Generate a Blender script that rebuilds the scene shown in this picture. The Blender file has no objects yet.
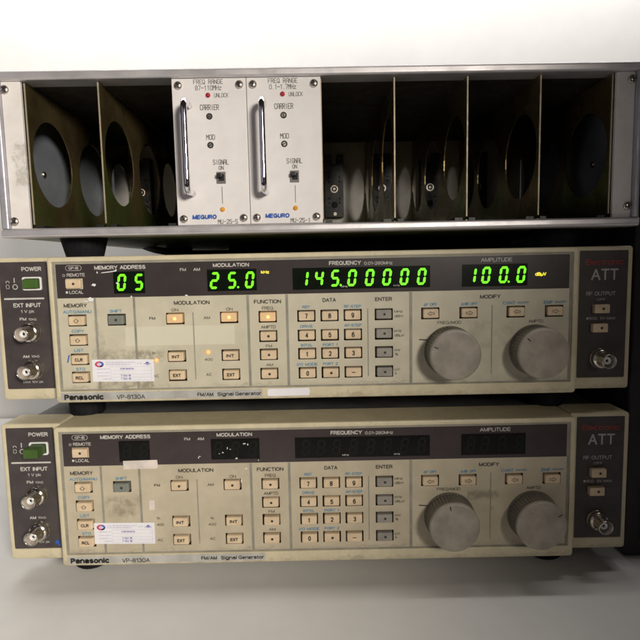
import bpy, math, random
from mathutils import Vector, Matrix
random.seed(7)
C = bpy.context.scene.collection
S = 0.001                                   # everything below is written in millimetres
PI = math.pi

# ------------------------------------------------------------------ materials
def nodes_of(name):
    m = bpy.data.materials.new(name); m.use_nodes = True
    nt = m.node_tree
    return m, nt, nt.nodes['Principled BSDF']

def math_node(nt, op, a, b=None, c=None):
    n = nt.nodes.new('ShaderNodeMath'); n.operation = op
    for i, v in enumerate((a, b, c)):
        if v is None: continue
        if isinstance(v, (int, float)): n.inputs[i].default_value = v
        else: nt.links.new(v, n.inputs[i])
    return n.outputs[0]

def mixc(nt, fac, a, b):
    n = nt.nodes.new('ShaderNodeMix'); n.data_type = 'RGBA'
    for s, v in ((0, fac), (6, a), (7, b)):
        if isinstance(v, (int, float)): n.inputs[s].default_value = v
        elif isinstance(v, tuple): n.inputs[s].default_value = (*v, 1)
        else: nt.links.new(v, n.inputs[s])
    return n.outputs[2]

def objcoord(nt):
    t = nt.nodes.new('ShaderNodeTexCoord'); return t.outputs['Object']

def noise(nt, vec, scale, detail=4, rough=.6):
    n = nt.nodes.new('ShaderNodeTexNoise'); n.inputs['Scale'].default_value = scale
    n.inputs['Detail'].default_value = detail; n.inputs['Roughness'].default_value = rough
    nt.links.new(vec, n.inputs['Vector']); return n.outputs['Fac']

def ramp(nt, v, a, b, lo=0., hi=1.):
    n = nt.nodes.new('ShaderNodeMapRange'); n.interpolation_type = 'SMOOTHSTEP'
    for i, q in ((1, a), (2, b), (3, lo), (4, hi)): n.inputs[i].default_value = q
    nt.links.new(v, n.inputs[0]); return n.outputs[0]

def boxmask(nt, vec, x0, x1, z0, z1, soft, wob=None):
    s = nt.nodes.new('ShaderNodeSeparateXYZ'); nt.links.new(vec, s.inputs[0])
    X, Z = s.outputs[0], s.outputs[2]
    if wob is not None:
        X = math_node(nt, 'ADD', X, wob); Z = math_node(nt, 'ADD', Z, wob)
    f = soft * S
    m = ramp(nt, X, x0 * S - f, x0 * S + f)
    for v, a, b, lo, hi in ((X, x1 * S - f, x1 * S + f, 1, 0), (Z, z0 * S - f, z0 * S + f, 0, 1), (Z, z1 * S - f, z1 * S + f, 1, 0)):
        m = math_node(nt, 'MULTIPLY', m, ramp(nt, v, a, b, lo, hi))
    return m

def mat(name, rgb, rough=.5, metal=0., var=.06, scale=90, bump=.0, bscale=900, grime=0., gcol=(.12, .1, .07), stains=(), emit=None, estr=0, coat=0, spec=None, rvar=1.):
    m, nt, p = nodes_of(name)
    vec = objcoord(nt)
    nz = noise(nt, vec, scale)
    dark = tuple(c * (1 - var * 2.2) for c in rgb); lite = tuple(min(1, c * (1 + var)) for c in rgb)
    col = mixc(nt, ramp(nt, nz, .3, .7), dark, lite)
    if grime:
        g = ramp(nt, noise(nt, vec, scale * .55, 8, .72), .52, .78)
        col = mixc(nt, math_node(nt, 'MULTIPLY', g, grime), col, gcol)
    for (x0, x1, z0, z1, soft, c, amt, sc, lo, hi) in stains:
        if sc:
            w = math_node(nt, 'MULTIPLY', math_node(nt, 'SUBTRACT', noise(nt, vec, 260, 3), .5), .008)
            k = boxmask(nt, vec, x0, x1, z0, z1, soft, w)
            k = math_node(nt, 'MULTIPLY', k, ramp(nt, noise(nt, vec, sc, 7, .7), lo, hi))
        else:
            k = boxmask(nt, vec, x0, x1, z0, z1, soft)
        col = mixc(nt, math_node(nt, 'MULTIPLY', k, amt), col, c)
    nt.links.new(col, p.inputs['Base Color'])
    p.inputs['Metallic'].default_value = metal
    r = ramp(nt, noise(nt, vec, scale * 1.7, 5), .25, .75, max(.02, rough - .08*rvar), min(1, rough + .1*rvar))
    nt.links.new(r, p.inputs['Roughness'])
    if spec is not None: p.inputs['Specular IOR Level'].default_value = spec
    if coat: p.inputs['Coat Weight'].default_value = coat; p.inputs['Coat Roughness'].default_value = .15
    if bump:
        b = nt.nodes.new('ShaderNodeBump'); b.inputs['Strength'].default_value = bump; b.inputs['Distance'].default_value = .0003
        nt.links.new(noise(nt, vec, bscale, 3), b.inputs['Height']); nt.links.new(b.outputs[0], p.inputs['Normal'])
    if emit:
        p.inputs['Emission Color'].default_value = (*emit, 1); p.inputs['Emission Strength'].default_value = estr
    return m

SMUDGE = (.13, .105, .07)
M = {}
M['cream'] = mat('cream_enamel', (.66, .585, .405), .42, var=.04, bump=.12, grime=.14, stains=((-220, 220, -5, 100, 1, (.10, .08, .055), .7, 420, .64, .70), (-220, 220, -2, 2.2, 1.2, SMUDGE, .35, 60, .35, .65)))
M['panel_lit'] = mat('cream_panel', (.595, .55, .425), .45, var=.04, scale=50, grime=.12, stains=(
    (-123, -52, 36, 48.5, .5, (.70, .66, .53), .75, 0, 0, 0),
    (-146, -98, 26, 33, 2, SMUDGE, .62, 170, .36, .66), (-143, -106, 8, 13.5, 1.5, SMUDGE, .62, 150, .36, .66),
    (-142, -137, 30, 52, 1.5, SMUDGE, .35, 200, .42, .7), (100, 130, 30, 48, 4, SMUDGE, .30, 120, .40, .7), (68, 168, 7, 12, 2, SMUDGE, .30, 140, .4, .7),
    (-165, 165, 8, 9.5, 1, SMUDGE, .35, 60, .35, .7), (-142.6, -140.2, 8, 66, .6, SMUDGE, .3, 90, .3, .7)))
M['panel_lower'] = mat('cream_panel_lower', (.545, .475, .35), .45, var=.05, scale=50, grime=.14, stains=(  # lower unit's cream, darker and warmer than the upper
    (-139, -117, 33, 46, 3, SMUDGE, .60, 150, .36, .68), (99, 121, 40, 45.5, 1.5, SMUDGE, .55, 110, .25, .6), (111, 117, 31, 36, 1, SMUDGE, .4, 200, .4, .65),
    (-62, -40, 48, 62, 3, (.72, .66, .52), .4, 120, .45, .7), (68, 168, 7, 12, 2, SMUDGE, .25, 140, .4, .7), (-165, 165, 8, 9.5, 1, SMUDGE, .35, 60, .35, .7)))
M['trim'] = mat('grey_trim', (.36, .345, .29), .5, var=.05)
M['window'] = mat('smoked_window', (.052, .043, .043), .28, var=.05, scale=60, coat=.1, rvar=.1, spec=.35)
M['window_red'] = mat('smoked_window_aged', (.054, .040, .041), .3, var=.06, scale=60, coat=.1, rvar=.1, spec=.35)
M['inlay'] = mat('dark_inlay', (.060, .049, .049), .5, var=.1, grime=.05)
M['readout'] = mat('readout_filter', (.006, .010, .006), .2, var=.1, rvar=.1, spec=.25)
M['readout_off'] = mat('readout_filter_off', (.007, .0065, .006), .2, var=.1, rvar=.1, spec=.2)
M['digit'] = mat('lit_green_segment', (.1, .4, .02), .4, emit=(.155, 1.0, .006), estr=1.35)
M['unlit'] = mat('unlit_segment', (.0095, .0105, .008), .4, spec=.2)
M['amber'] = mat('lit_amber_word', (.6, .5, .05), .4, emit=(1., .80, .05), estr=1.1)
M['lamp'] = mat('lit_orange_lamp', (.75, .45, .2), .5, emit=(1., .42, .12), estr=.75)
M['dotlit'] = mat('lit_button_dot', (.8, .5, .1), .4, emit=(1., .58, .16), estr=1.5)
M['button'] = mat('peach_button', (.74, .575, .385), .42, var=.06, scale=120, grime=.12)
M['button_glow'] = mat('peach_button_lit', (.76, .54, .32), .42, var=.05, scale=120, emit=(1., .45, .12), estr=.12)
M['shift'] = mat('olive_grey_button', (.22, .235, .205), .45)
M['enter'] = mat('grey_button', (.31, .285, .25), .45, var=.07, scale=120)
M['well'] = mat('button_well', (.055, .034, .017), .8)
M['green'] = mat('green_switch', (.06, .125, .02), .4, var=.08)
M['ink_K'] = mat('dark_ink', (.03, .026, .022), .6)
M['ink_W'] = mat('white_ink', (.62, .60, .56), .6)
M['ink_G'] = mat('grey_ink', (.50, .47, .46), .6)
M['ink_R'] = mat('red_ink', (.42, .06, .045), .6)
M['ink_B'] = mat('blue_ink', (.07, .26, .41), .6)
M['ink_U'] = mat('deep_blue_ink', (.02, .10, .45), .5)
M['ink_P'] = mat('pale_violet_ink', (.50, .47, .68), .6)
M['ink_M'] = mat('magenta_ink', (.62, .05, .14), .6)
M['ink_V'] = mat('violet_ink', (.10, .09, .42), .6)
M['groove'] = mat('grey_groove', (.30, .285, .235), .6, var=.1)
M['plate'] = mat('silver_name_strip', (.56, .55, .52), .38, .25, var=.08)
M['paper'] = mat('white_paper', (.86, .85, .89), .6, var=.02)
M['tape'] = mat('masking_tape', (.74, .66, .60), .7, var=.08, bump=.2)
M['fleck'] = mat('white_paint_fleck', (.85, .84, .84), .7)
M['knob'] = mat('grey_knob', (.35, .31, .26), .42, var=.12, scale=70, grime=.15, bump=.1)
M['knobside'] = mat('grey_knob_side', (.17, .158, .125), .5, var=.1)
M['nickel'] = mat('nickel_plate', (.66, .62, .57), .2, 1., var=.04, scale=200)
M['ptfe'] = mat('white_insulator', (.82, .80, .80), .4)
M['hole'] = mat('dark_hole', (.01, .01, .012), .8)
M['chassis'] = mat('grey_chassis', (.15, .15, .15), .5, .2, var=.15, scale=30, grime=.2)
M['rubber'] = mat('black_rubber', (.009, .009, .012), .75, var=.2, spec=.2)
M['alu'] = mat('brushed_aluminium', (.70, .67, .69), .38, .6, var=.05, scale=40, bump=.1)
M['alu_side'] = mat('grey_anodised', (.48, .47, .52), .42, .4, var=.08)
M['white_panel'] = mat('white_module_paint', (.80, .765, .76), .42, var=.02, bump=.05)
M['flange'] = mat('white_flange_paint', (.82, .78, .755), .5, var=.03, stains=((-191.5, -184, 27, 52, 1, (.45, .43, .38), .7, 150, .36, .6),))
M['chromate'] = mat('chromated_steel', (.22, .165, .075), .27, .72, var=.2, scale=25, stains=((-400, 400, -5, 40, 12, (.15, .23, .05), .85, 16, .38, .62), (-400, 400, -5, 95, 6, (.30, .17, .09), .7, 11, .50, .66)))
M['edge'] = mat('sheet_edge', (.44, .37, .26), .5, .3)
M['lid'] = mat('dark_lid_inside', (.05, .042, .035), .6, var=.2)
M['tray'] = mat('yellow_green_tray', (.30, .33, .12), .38, .3, var=.3, scale=18)  # unseen floor, coloured to reflect green-gold into the dividers
M['inner'] = mat('slate_inner_side', (.30, .33, .37), .32, .35, var=.08, scale=30)
M['backplane'] = mat('grey_backplane', (.84, .79, .73), .45, .0, var=.08, scale=30)
M['black'] = mat('black_plastic', (.012, .012, .013), .45)
M['chrome'] = mat('chrome_handle', (.85, .84, .90), .08, 1., var=.02)
M['screw'] = mat('steel_screw', (.66, .60, .53), .3, 1., var=.12, scale=500)
M['redlamp'] = mat('red_lamp', (.45, .015, .03), .25)
M['amberlamp'] = mat('amber_lamp', (.85, .36, .02), .25)
M['wall'] = mat('pale_wall_paint', (.81, .79, .76), .75, var=.02, scale=12, bump=.2, bscale=400)
M['bench'] = mat('white_bench_laminate', (.83, .82, .81), .5, var=.02, scale=20, grime=.05)
M['filler'] = mat('black_filler_paint', (.022, .017, .021), .55, var=.1)

# ------------------------------------------------------------------ mesh builder (mm)
class MB:
    def turn(s, ang, cx, cz):
        c, k = math.cos(ang), math.sin(ang)
        s.v = [(cx + (v[0]-cx)*c - (v[2]-cz)*k, v[1], cz + (v[0]-cx)*k + (v[2]-cz)*c) for v in s.v]
    def __init__(s): s.v, s.f, s.m, s.sm = [], [], [], []
    def add(s, vs, fs, mi=0, smooth=False):
        o = len(s.v); s.v += [tuple(v) for v in vs]
        for f in fs: s.f.append([o + i for i in f]); s.m.append(mi); s.sm.append(smooth)
    def box(s, x0, x1, y0, y1, z0, z1, mi=0):
        s.add([(x0,y0,z0),(x1,y0,z0),(x1,y1,z0),(x0,y1,z0),(x0,y0,z1),(x1,y0,z1),(x1,y1,z1),(x0,y1,z1)],
              [(0,3,2,1),(4,5,6,7),(0,1,5,4),(1,2,6,5),(2,3,7,6),(3,0,4,7)], mi)
    def loft(s, loops, mi=0, cap0=False, cap1=False, smooth=False):
        n = len(loops[0]); vs = [p for L in loops for p in L]; fs = []
        for k in range(len(loops) - 1):
            for i in range(n):
                j = (i + 1) % n
                fs.append((k*n+i, k*n+j, (k+1)*n+j, (k+1)*n+i))
        o = len(s.v); s.add(vs, fs, mi, smooth)
        if cap0: s.f.append([o + i for i in range(n)][::-1]); s.m.append(mi); s.sm.append(False)
        if cap1: s.f.append([o + (len(loops)-1)*n + i for i in range(n)]); s.m.append(mi); s.sm.append(False)
    def rbox(s, x0, x1, y0, y1, z0, z1, r=.6, b=.4, mi=0, taper=0., seg=3):
        # rounded block whose front (y0) edges are rounded by b, corners by r
        L = [rr(x0 - taper, x1 + taper, z0 - taper, z1 + taper, r, y1, seg)]
        for k in range(4):
            a = k / 3 * PI / 2
            ins = b * (1 - math.cos(a)); y = y0 + b * (1 - math.sin(a))
            L.append(rr(x0 + ins, x1 - ins, z0 + ins, z1 - ins, max(.02, r - ins), y, seg))
        s.loft(L, mi, True, True)
    def frame(s, o, i, yf, yb, yi, r, ri, b, mi=0):
        L = [rr(*o, r, yb)]
        for k in range(4):
            a = k / 3 * PI / 2; ins = b * (1 - math.cos(a))
            L.append(rr(o[0]+ins, o[1]-ins, o[2]+ins, o[3]-ins, max(.05, r - ins), yf + b * (1 - math.sin(a))))
        for k in range(3):
            a = k / 2 * PI / 2; e = .5 * (1 - math.sin(a))
            L.append(rr(i[0]-e, i[1]+e, i[2]-e, i[3]+e, ri + e, yf + .5 * (1 - math.cos(a))))
        L.append(rr(*i, ri, yi))
        s.loft(L, mi)
    def lathe(s, prof, c, n=32, mi=0, smooth=True, rib=0.):
        # prof: list of (radius, y); axis along y through c=(x,z)
        L = []
        for r, y in prof:
            L.append([(c[0] + (r - (rib if (rib and i % 2) else 0)) * math.cos(2*PI*i/n), y, c[1] + (r - (rib if (rib and i % 2) else 0)) * math.sin(2*PI*i/n)) for i in range(n)])
        s.loft(L, mi, False, False, smooth)
        o = len(s.v) - n
        s.f.append([o + i for i in range(n)]); s.m.append(mi); s.sm.append(False)
    def disc(s, c, r, y, mi=0, n=20, rz=None):
        rz = rz or r
        s.add([(c[0]+r*math.cos(2*PI*i/n), y, c[1]+rz*math.sin(2*PI*i/n)) for i in range(n)], [tuple(range(n))], mi)
    def ring(s, c, r0, r1, y, mi=0, a0=0, a1=2*PI, k=1., n=24):
        vs = []
        for i in range(n + 1):
            a = a0 + (a1 - a0) * i / n
            vs += [(c[0]+r0*math.cos(a), y, c[1]+k*r0*math.sin(a)), (c[0]+r1*math.cos(a), y, c[1]+k*r1*math.sin(a))]
        s.add(vs, [(2*i, 2*i+1, 2*i+3, 2*i+2) for i in range(n)], mi)
    def rect(s, x0, x1, z0, z1, y, mi=0):
        s.add([(x0,y,z0),(x1,y,z0),(x1,y,z1),(x0,y,z1)], [(0,1,2,3)], mi)
    def poly(s, pts, y, mi=0):
        s.add([(p[0], y, p[1]) for p in pts], [tuple(range(len(pts)))], mi)
    def stroke(s, p, q, w, y, mi=0, ext=.5):
        d = Vector((q[0]-p[0], q[1]-p[1])); l = d.length or 1; d /= l; n = Vector((-d.y, d.x)) * w / 2; e = d * w * ext
        a, b = Vector(p) - e, Vector(q) + e
        s.poly([tuple(a - n), tuple(b - n), tuple(b + n), tuple(a + n)], y, mi)
    def tube(s, pts, r, n=12, mi=0, caps=True):
        pts = [Vector(p) for p in pts]; L = []
        up = None
        for i, p in enumerate(pts):
            t = (pts[min(i+1, len(pts)-1)] - pts[max(i-1, 0)]).normalized()
            if up is None: up = Vector((1, 0, 0)) if abs(t.x) < .9 else Vector((0, 0, 1))
            a = (up - t * up.dot(t)).normalized(); up = a; b = t.cross(a)
            L.append([tuple(p + (a*math.cos(2*PI*k/n) + b*math.sin(2*PI*k/n)) * r) for k in range(n)])
        s.loft(L, mi, caps, caps, True)
    def build(s, name, mats, parent=None, shift=(0, 0, 0)):
        me = bpy.data.meshes.new(name)
        me.from_pydata([((v[0]+shift[0])*S, (v[1]+shift[1])*S, (v[2]+shift[2])*S) for v in s.v], [], s.f)
        for m in (mats if isinstance(mats, (list, tuple)) else [mats]): me.materials.append(m)
        me.polygons.foreach_set('material_index', s.m); me.polygons.foreach_set('use_smooth', s.sm)
        me.update()
        o = bpy.data.objects.new(name, me); C.objects.link(o)
        if parent: o.parent = parent
        return o

def rr(x0, x1, z0, z1, r, y, seg=4):
    pts = []
    for cx, cz, a0 in ((x1-r, z0+r, -PI/2), (x1-r, z1-r, 0), (x0+r, z1-r, PI/2), (x0+r, z0+r, PI)):
        for k in range(seg + 1):
            a = a0 + PI/2 * k / seg; pts.append((cx + r*math.cos(a), y, cz + r*math.sin(a)))
    return pts

def empty(name, loc, label, cat, group=None, rz=0):
    o = bpy.data.objects.new(name, None); C.objects.link(o); o.location = [v*S for v in loc]; o.rotation_euler.z = rz
    o.empty_display_size = .02
    o['label'] = label; o['category'] = cat
    if group: o['group'] = group
    return o

# ------------------------------------------------------------------ lettering: a grotesque stroke alphabet, cap height 6, x-height 4.4
def el(cx, cy, rx, ry, a0, a1, n=10):
    return [(cx + rx*math.cos(math.radians(a0 + (a1-a0)*i/n)), cy + ry*math.sin(math.radians(a0 + (a1-a0)*i/n))) for i in range(n + 1)]
def LN(*p): return list(p)
O_ = el(2.3, 3, 2.3, 3, 0, 360, 22)
o_ = el(1.8, 2.2, 1.8, 2.2, 0, 360, 20)
GL = {' ': (1.6, []),
 'A': (4.4, [LN((0,0),(2.2,6),(4.4,0)), LN((.8,2.1),(3.6,2.1))]),
 'B': (3.8, [LN((0,0),(0,6)), LN((0,6),(2.2,6))+el(2.2,4.6,1.4,1.4,90,-90)+LN((0,3.2)), LN((2,3.2))+el(2.2,1.6,1.6,1.6,90,-90)+LN((0,0))]),
 'C': (4.4, [el(2.3,3,2.3,3,42,318,18)]),
 'D': (4.2, [LN((0,0),(0,6)), LN((0,6),(1.6,6))+el(1.6,3,2.6,3,90,-90,14)+LN((0,0))]),
 'E': (3.5, [LN((0,0),(0,6)), LN((0,6),(3.5,6)), LN((0,3.1),(3.2,3.1)), LN((0,0),(3.5,0))]),
 'F': (3.3, [LN((0,0),(0,6)), LN((0,6),(3.3,6)), LN((0,3),(2.9,3))]),
 'G': (4.6, [el(2.3,3,2.3,3,42,345,18), LN((4.5,0),(4.5,2.8)), LN((4.5,2.8),(2.6,2.8))]),
 'H': (4., [LN((0,0),(0,6)), LN((4,0),(4,6)), LN((0,3.1),(4,3.1))]), 'I': (.2, [LN((.1,0),(.1,6))]),
 'J': (2.8, [LN((2.8,6),(2.8,1.5))+el(1.4,1.5,1.4,1.5,0,-180)]),
 'K': (4., [LN((0,0),(0,6)), LN((3.9,6),(0,2.2)), LN((1.4,3.6),(4,0))]), 'L': (3.2, [LN((0,6),(0,0)), LN((0,0),(3.2,0))]),
 'M': (4.8, [LN((0,0),(0,6)), LN((0,6),(2.4,.2)), LN((2.4,.2),(4.8,6)), LN((4.8,6),(4.8,0))]), 'N': (4.1, [LN((0,0),(0,6)), LN((0,6),(4.1,0)), LN((4.1,0),(4.1,6))]),
 'O': (4.6, [O_]), 'P': (3.7, [LN((0,0),(0,6)), LN((0,6),(2.1,6))+el(2.1,4.4,1.6,1.6,90,-90)+LN((0,2.8))]),
 'Q': (4.6, [O_, LN((2.8,1.6),(4.6,-.2))]), 'R': (3.9, [LN((0,0),(0,6)), LN((0,6),(2.2,6))+el(2.2,4.5,1.5,1.5,90,-90)+LN((0,3)), LN((2.2,3),(3.9,0))]),
 'S': (3.9, [el(1.95,4.5,1.75,1.5,25,270,12)+el(1.95,1.55,1.9,1.55,90,-155,12)]),
 'T': (4., [LN((0,6),(4,6)), LN((2,6),(2,0))]), 'U': (4., [LN((0,6),(0,2))+el(2,2,2,2,180,360)+LN((4,6))]),
 'V': (4.2, [LN((0,6),(2.1,0)), LN((2.1,0),(4.2,6))]), 'W': (6., [LN((0,6),(1.5,0)), LN((1.5,0),(3,5.6)), LN((3,5.6),(4.5,0)), LN((4.5,0),(6,6))]),
 'X': (4., [LN((0,0),(4,6)), LN((0,6),(4,0))]), 'Y': (4.2, [LN((0,6),(2.1,2.8)), LN((4.2,6),(2.1,2.8)), LN((2.1,2.8),(2.1,0))]), 'Z': (3.8, [LN((0,6),(3.8,6)), LN((3.8,6),(0,0)), LN((0,0),(3.8,0))]),
 'a': (3.4, [el(1.7,3.1,1.6,1.3,170,0,8)+LN((3.3,0)), el(1.6,1.25,1.6,1.25,60,330,14), LN((3.3,2.5),(1.6,2.45))]), 'b': (3.6, [LN((0,0),(0,6.2)), o_]), 'c': (3.4, [el(1.8,2.2,1.8,2.2,45,315,14)]),
 'd': (3.6, [LN((3.6,0),(3.6,6.2)), o_]), 'e': (3.6, [LN((.1,2.2),(3.5,2.2))+el(1.8,2.2,1.8,2.2,0,312,16)]), 'f': (2., [LN((.8,0),(.8,4.8))+el(1.9,4.9,1.1,1.3,180,80,6), LN((0,4.2),(2,4.2))]),
 'g': (3.6, [LN((3.6,4.3),(3.6,0))+el(1.8,-.1,1.8,1.6,0,-160,9), o_]), 'h': (3.4, [LN((0,0),(0,6.2)), LN((0,2.6))+el(1.7,2.6,1.7,1.8,180,0)+LN((3.4,0))]), 'i': (.2, [LN((.1,0),(.1,4.3)), LN((.1,5.7),(.1,6.1))]),
 'k': (3.2, [LN((0,0),(0,6.2)), LN((3,4.3),(0,1.6)), LN((1.1,2.6),(3.2,0))]), 'l': (.2, [LN((.1,0),(.1,6.2))]), 'm': (5.4, [LN((0,0),(0,4.3)), LN((0,2.9))+el(1.35,2.9,1.35,1.5,180,0)+LN((2.7,0)), LN((2.7,2.9))+el(4.05,2.9,1.35,1.5,180,0)+LN((5.4,0))]),
 'n': (3.4, [LN((0,0),(0,4.3)), LN((0,2.6))+el(1.7,2.6,1.7,1.8,180,0)+LN((3.4,0))]), 'o': (3.6, [o_]), 'p': (3.6, [LN((0,-1.7),(0,4.3)), o_]), 'r': (2., [LN((0,0),(0,4.3)), LN((0,2.7))+el(1.6,2.7,1.6,1.7,180,75,6)]),
 's': (3.1, [el(1.55,3.3,1.4,1.1,25,270,9)+el(1.55,1.1,1.5,1.1,90,-155,9)]), 't': (1.9, [LN((.8,5.6),(.8,1.1))+el(1.8,1.1,1,1.1,180,270,5), LN((0,4.2),(1.9,4.2))]), 'u': (3.4, [LN((0,4.3),(0,1.7))+el(1.7,1.7,1.7,1.7,180,360), LN((3.4,4.3),(3.4,0))]),
 'z': (3., [LN((0,4.2),(3,4.2)), LN((3,4.2),(0,0)), LN((0,0),(3,0))]), 'µ': (3.4, [LN((0,4.3),(0,-1.6)), LN((0,1.7))+el(1.7,1.7,1.7,1.7,180,360), LN((3.4,4.3),(3.4,0))]),
 '0': (3.8, [el(1.9,3,1.9,3,0,360,22)]), '1': (2., [LN((0,4.6),(1.7,6)), LN((1.7,6),(1.7,0))]), '2': (3.8, [el(1.9,4.2,1.8,1.8,165,-35,12)+LN((.1,0)), LN((.1,0),(3.8,0))]),
 '3': (3.8, [el(1.8,4.6,1.6,1.4,160,-90,12), el(1.8,1.65,1.9,1.65,90,-160,12)]), '4': (4., [LN((3,0),(3,6)), LN((3,6),(0,1.7)), LN((0,1.7),(4,1.7))]),
 '5': (3.8, [LN((3.5,6),(.6,6)), LN((.6,6),(.2,2.9))+el(1.9,2.,1.9,2.,140,-155,14)]), '6': (3.8, [el(1.9,1.9,1.9,1.9,0,360,18), LN((.05,2.2))+el(2.1,3.2,2.05,2.8,180,50,8)]),
 '7': (3.7, [LN((0,6),(3.7,6)), LN((3.7,6),(1.3,0))]), '8': (3.8, [el(1.9,4.5,1.6,1.5,0,360,16), el(1.9,1.6,1.9,1.6,0,360,16)]), '9': (3.8, [el(1.9,4.1,1.9,1.9,0,360,18), LN((3.75,3.8))+el(1.7,2.8,2.05,2.8,0,-130,8)]),
 '/': (2.2, [LN((0,-.3),(2.2,6.3))]), '-': (2., [LN((0,2.4),(2,2.4))]), '.': (.3, [LN((0,0),(.3,0))]), '%': (5., [el(1.1,4.7,1.1,1.3,0,360,12), el(3.9,1.3,1.1,1.3,0,360,12), LN((.9,0),(4.1,6))]),
 'Ω': (4.4, [LN((0,0),(1.5,0))+el(2.2,3.4,2.1,2.6,235,-55,16)+LN((2.9,0),(4.4,0))]), 'Δ': (4.4, [LN((0,0),(2.2,6)), LN((2.2,6),(4.4,0)), LN((4.4,0),(0,0))])}
def text(mb, txt, x0, x1, zc, cap, y, mi, bold=0, slant=0.):
    # letters fitted between x0 and x1, cap height cap, centred on zc, facing -y
    wd = (.145, .195, .24, .28)[bold] * cap; gap = 1.15 + .25*bold
    W = sum(GL[c][0] for c in txt) + gap * (len(txt) - 1)
    kx = (x1 - x0 - wd) / W if W else 1; kz = (cap - wd) / 6; x = x0 + wd / 2; zb = zc - cap / 2 + wd / 2; n = 0
    for ch in txt:
        w, pl = GL[ch]
        for p in pl:
            q = [(x + a*kx + slant*b*kz, zb + b*kz) for a, b in p]
            for a, b in zip(q, q[1:]): mb.stroke(a, b, wd, y - .0015*(n % 3), mi, .3); n += 1
        x += (w + gap) * kx

# single-stroke technical alphabet for the module fronts (unit cell 4 wide, 6 high)
SG = {'A': [[(0,0),(0,4),(1,6),(3,6),(4,4),(4,0)],[(0,2.6),(4,2.6)]], 'B': [[(0,0),(0,6),(3,6),(4,5),(3,3),(0,3)],[(3,3),(4,1.5),(3,0),(0,0)]],
 'C': [[(4,5),(3,6),(1,6),(0,5),(0,1),(1,0),(3,0),(4,1)]], 'D': [[(0,0),(0,6),(3,6),(4,5),(4,1),(3,0),(0,0)]], 'E': [[(4,0),(0,0),(0,6),(4,6)],[(0,3),(3,3)]],
 'F': [[(0,0),(0,6),(4,6)],[(0,3),(3,3)]], 'G': [[(4,5),(3,6),(1,6),(0,5),(0,1),(1,0),(3,0),(4,1),(4,3),(2.4,3)]], 'H': [[(0,0),(0,6)],[(4,0),(4,6)],[(0,3),(4,3)]],
 'I': [[(2,0),(2,6)]], 'K': [[(0,0),(0,6)],[(4,6),(0,2.5)],[(1.4,3.6),(4,0)]], 'L': [[(0,6),(0,0),(4,0)]], 'M': [[(0,0),(0,6),(2,3),(4,6),(4,0)]],
 'N': [[(0,0),(0,6),(4,0),(4,6)]], 'O': [[(1,0),(0,1),(0,5),(1,6),(3,6),(4,5),(4,1),(3,0),(1,0)]], 'Q': [[(1,0),(0,1),(0,5),(1,6),(3,6),(4,5),(4,1),(3,0),(1,0)],[(2.4,1.6),(4,0)]],
 'R': [[(0,0),(0,6),(3,6),(4,5),(4,4),(3,3),(0,3)],[(2,3),(4,0)]], 'S': [[(4,5),(3,6),(1,6),(0,5),(0,4),(1,3),(3,3),(4,2),(4,1),(3,0),(1,0),(0,1)]],
 'U': [[(0,6),(0,1),(1,0),(3,0),(4,1),(4,6)]], 'Z': [[(0,6),(4,6),(0,0),(4,0)]], 'z': [[(0,4),(4,4),(0,0),(4,0)]],
 '0': [[(1,0),(0,1),(0,5),(1,6),(3,6),(4,5),(4,1),(3,0),(1,0)]], '1': [[(1,4.8),(2.2,6),(2.2,0)]], '2': [[(0,5),(1,6),(3,6),(4,5),(4,4),(0,0),(4,0)]],
 '5': [[(4,6),(0,6),(0,3.4),(3,3.4),(4,2.4),(4,1),(3,0),(1,0),(0,1)]], '7': [[(0,6),(4,6),(1.5,0)]],
 '8': [[(1,3),(0,4),(0,5),(1,6),(3,6),(4,5),(4,4),(3,3),(1,3),(0,2),(0,1),(1,0),(3,0),(4,1),(4,2),(3,3)]],
 '-': [[(.4,3),(3.6,3)]], '~': [[(0,2.6),(1,3.6),(3,2.4),(4,3.4)]], '.': [[(1.8,0),(2.2,0)]], ' ': []}
def engrave(mb, txt, x0, x1, zc, cap, y, mi, w=.34):
    n = len(txt); adv = (x1 - x0) / (n - .28); cw = adv * .72
    for i, ch in enumerate(txt):
        for pl in SG[ch]:
            P = [(x0 + i*adv + p[0]/4*cw, zc - cap/2 + p[1]/6*cap) for p in pl]
            for a, b in zip(P, P[1:]): mb.stroke(a, b, w, y - .002 * (i % 2), mi)

INKS = ['ink_K', 'ink_W', 'ink_G', 'ink_R', 'ink_B', 'ink_U', 'ink_P', 'ink_M', 'ink_V', 'groove', 'amber']
IK = {'K': 0, 'W': 1, 'G': 2, 'R': 3, 'B': 4, 'U': 5, 'P': 6, 'M': 7, 'V': 8, 'g': 9, 'Y': 10}
INKM = [M[k] for k in INKS]

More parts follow.
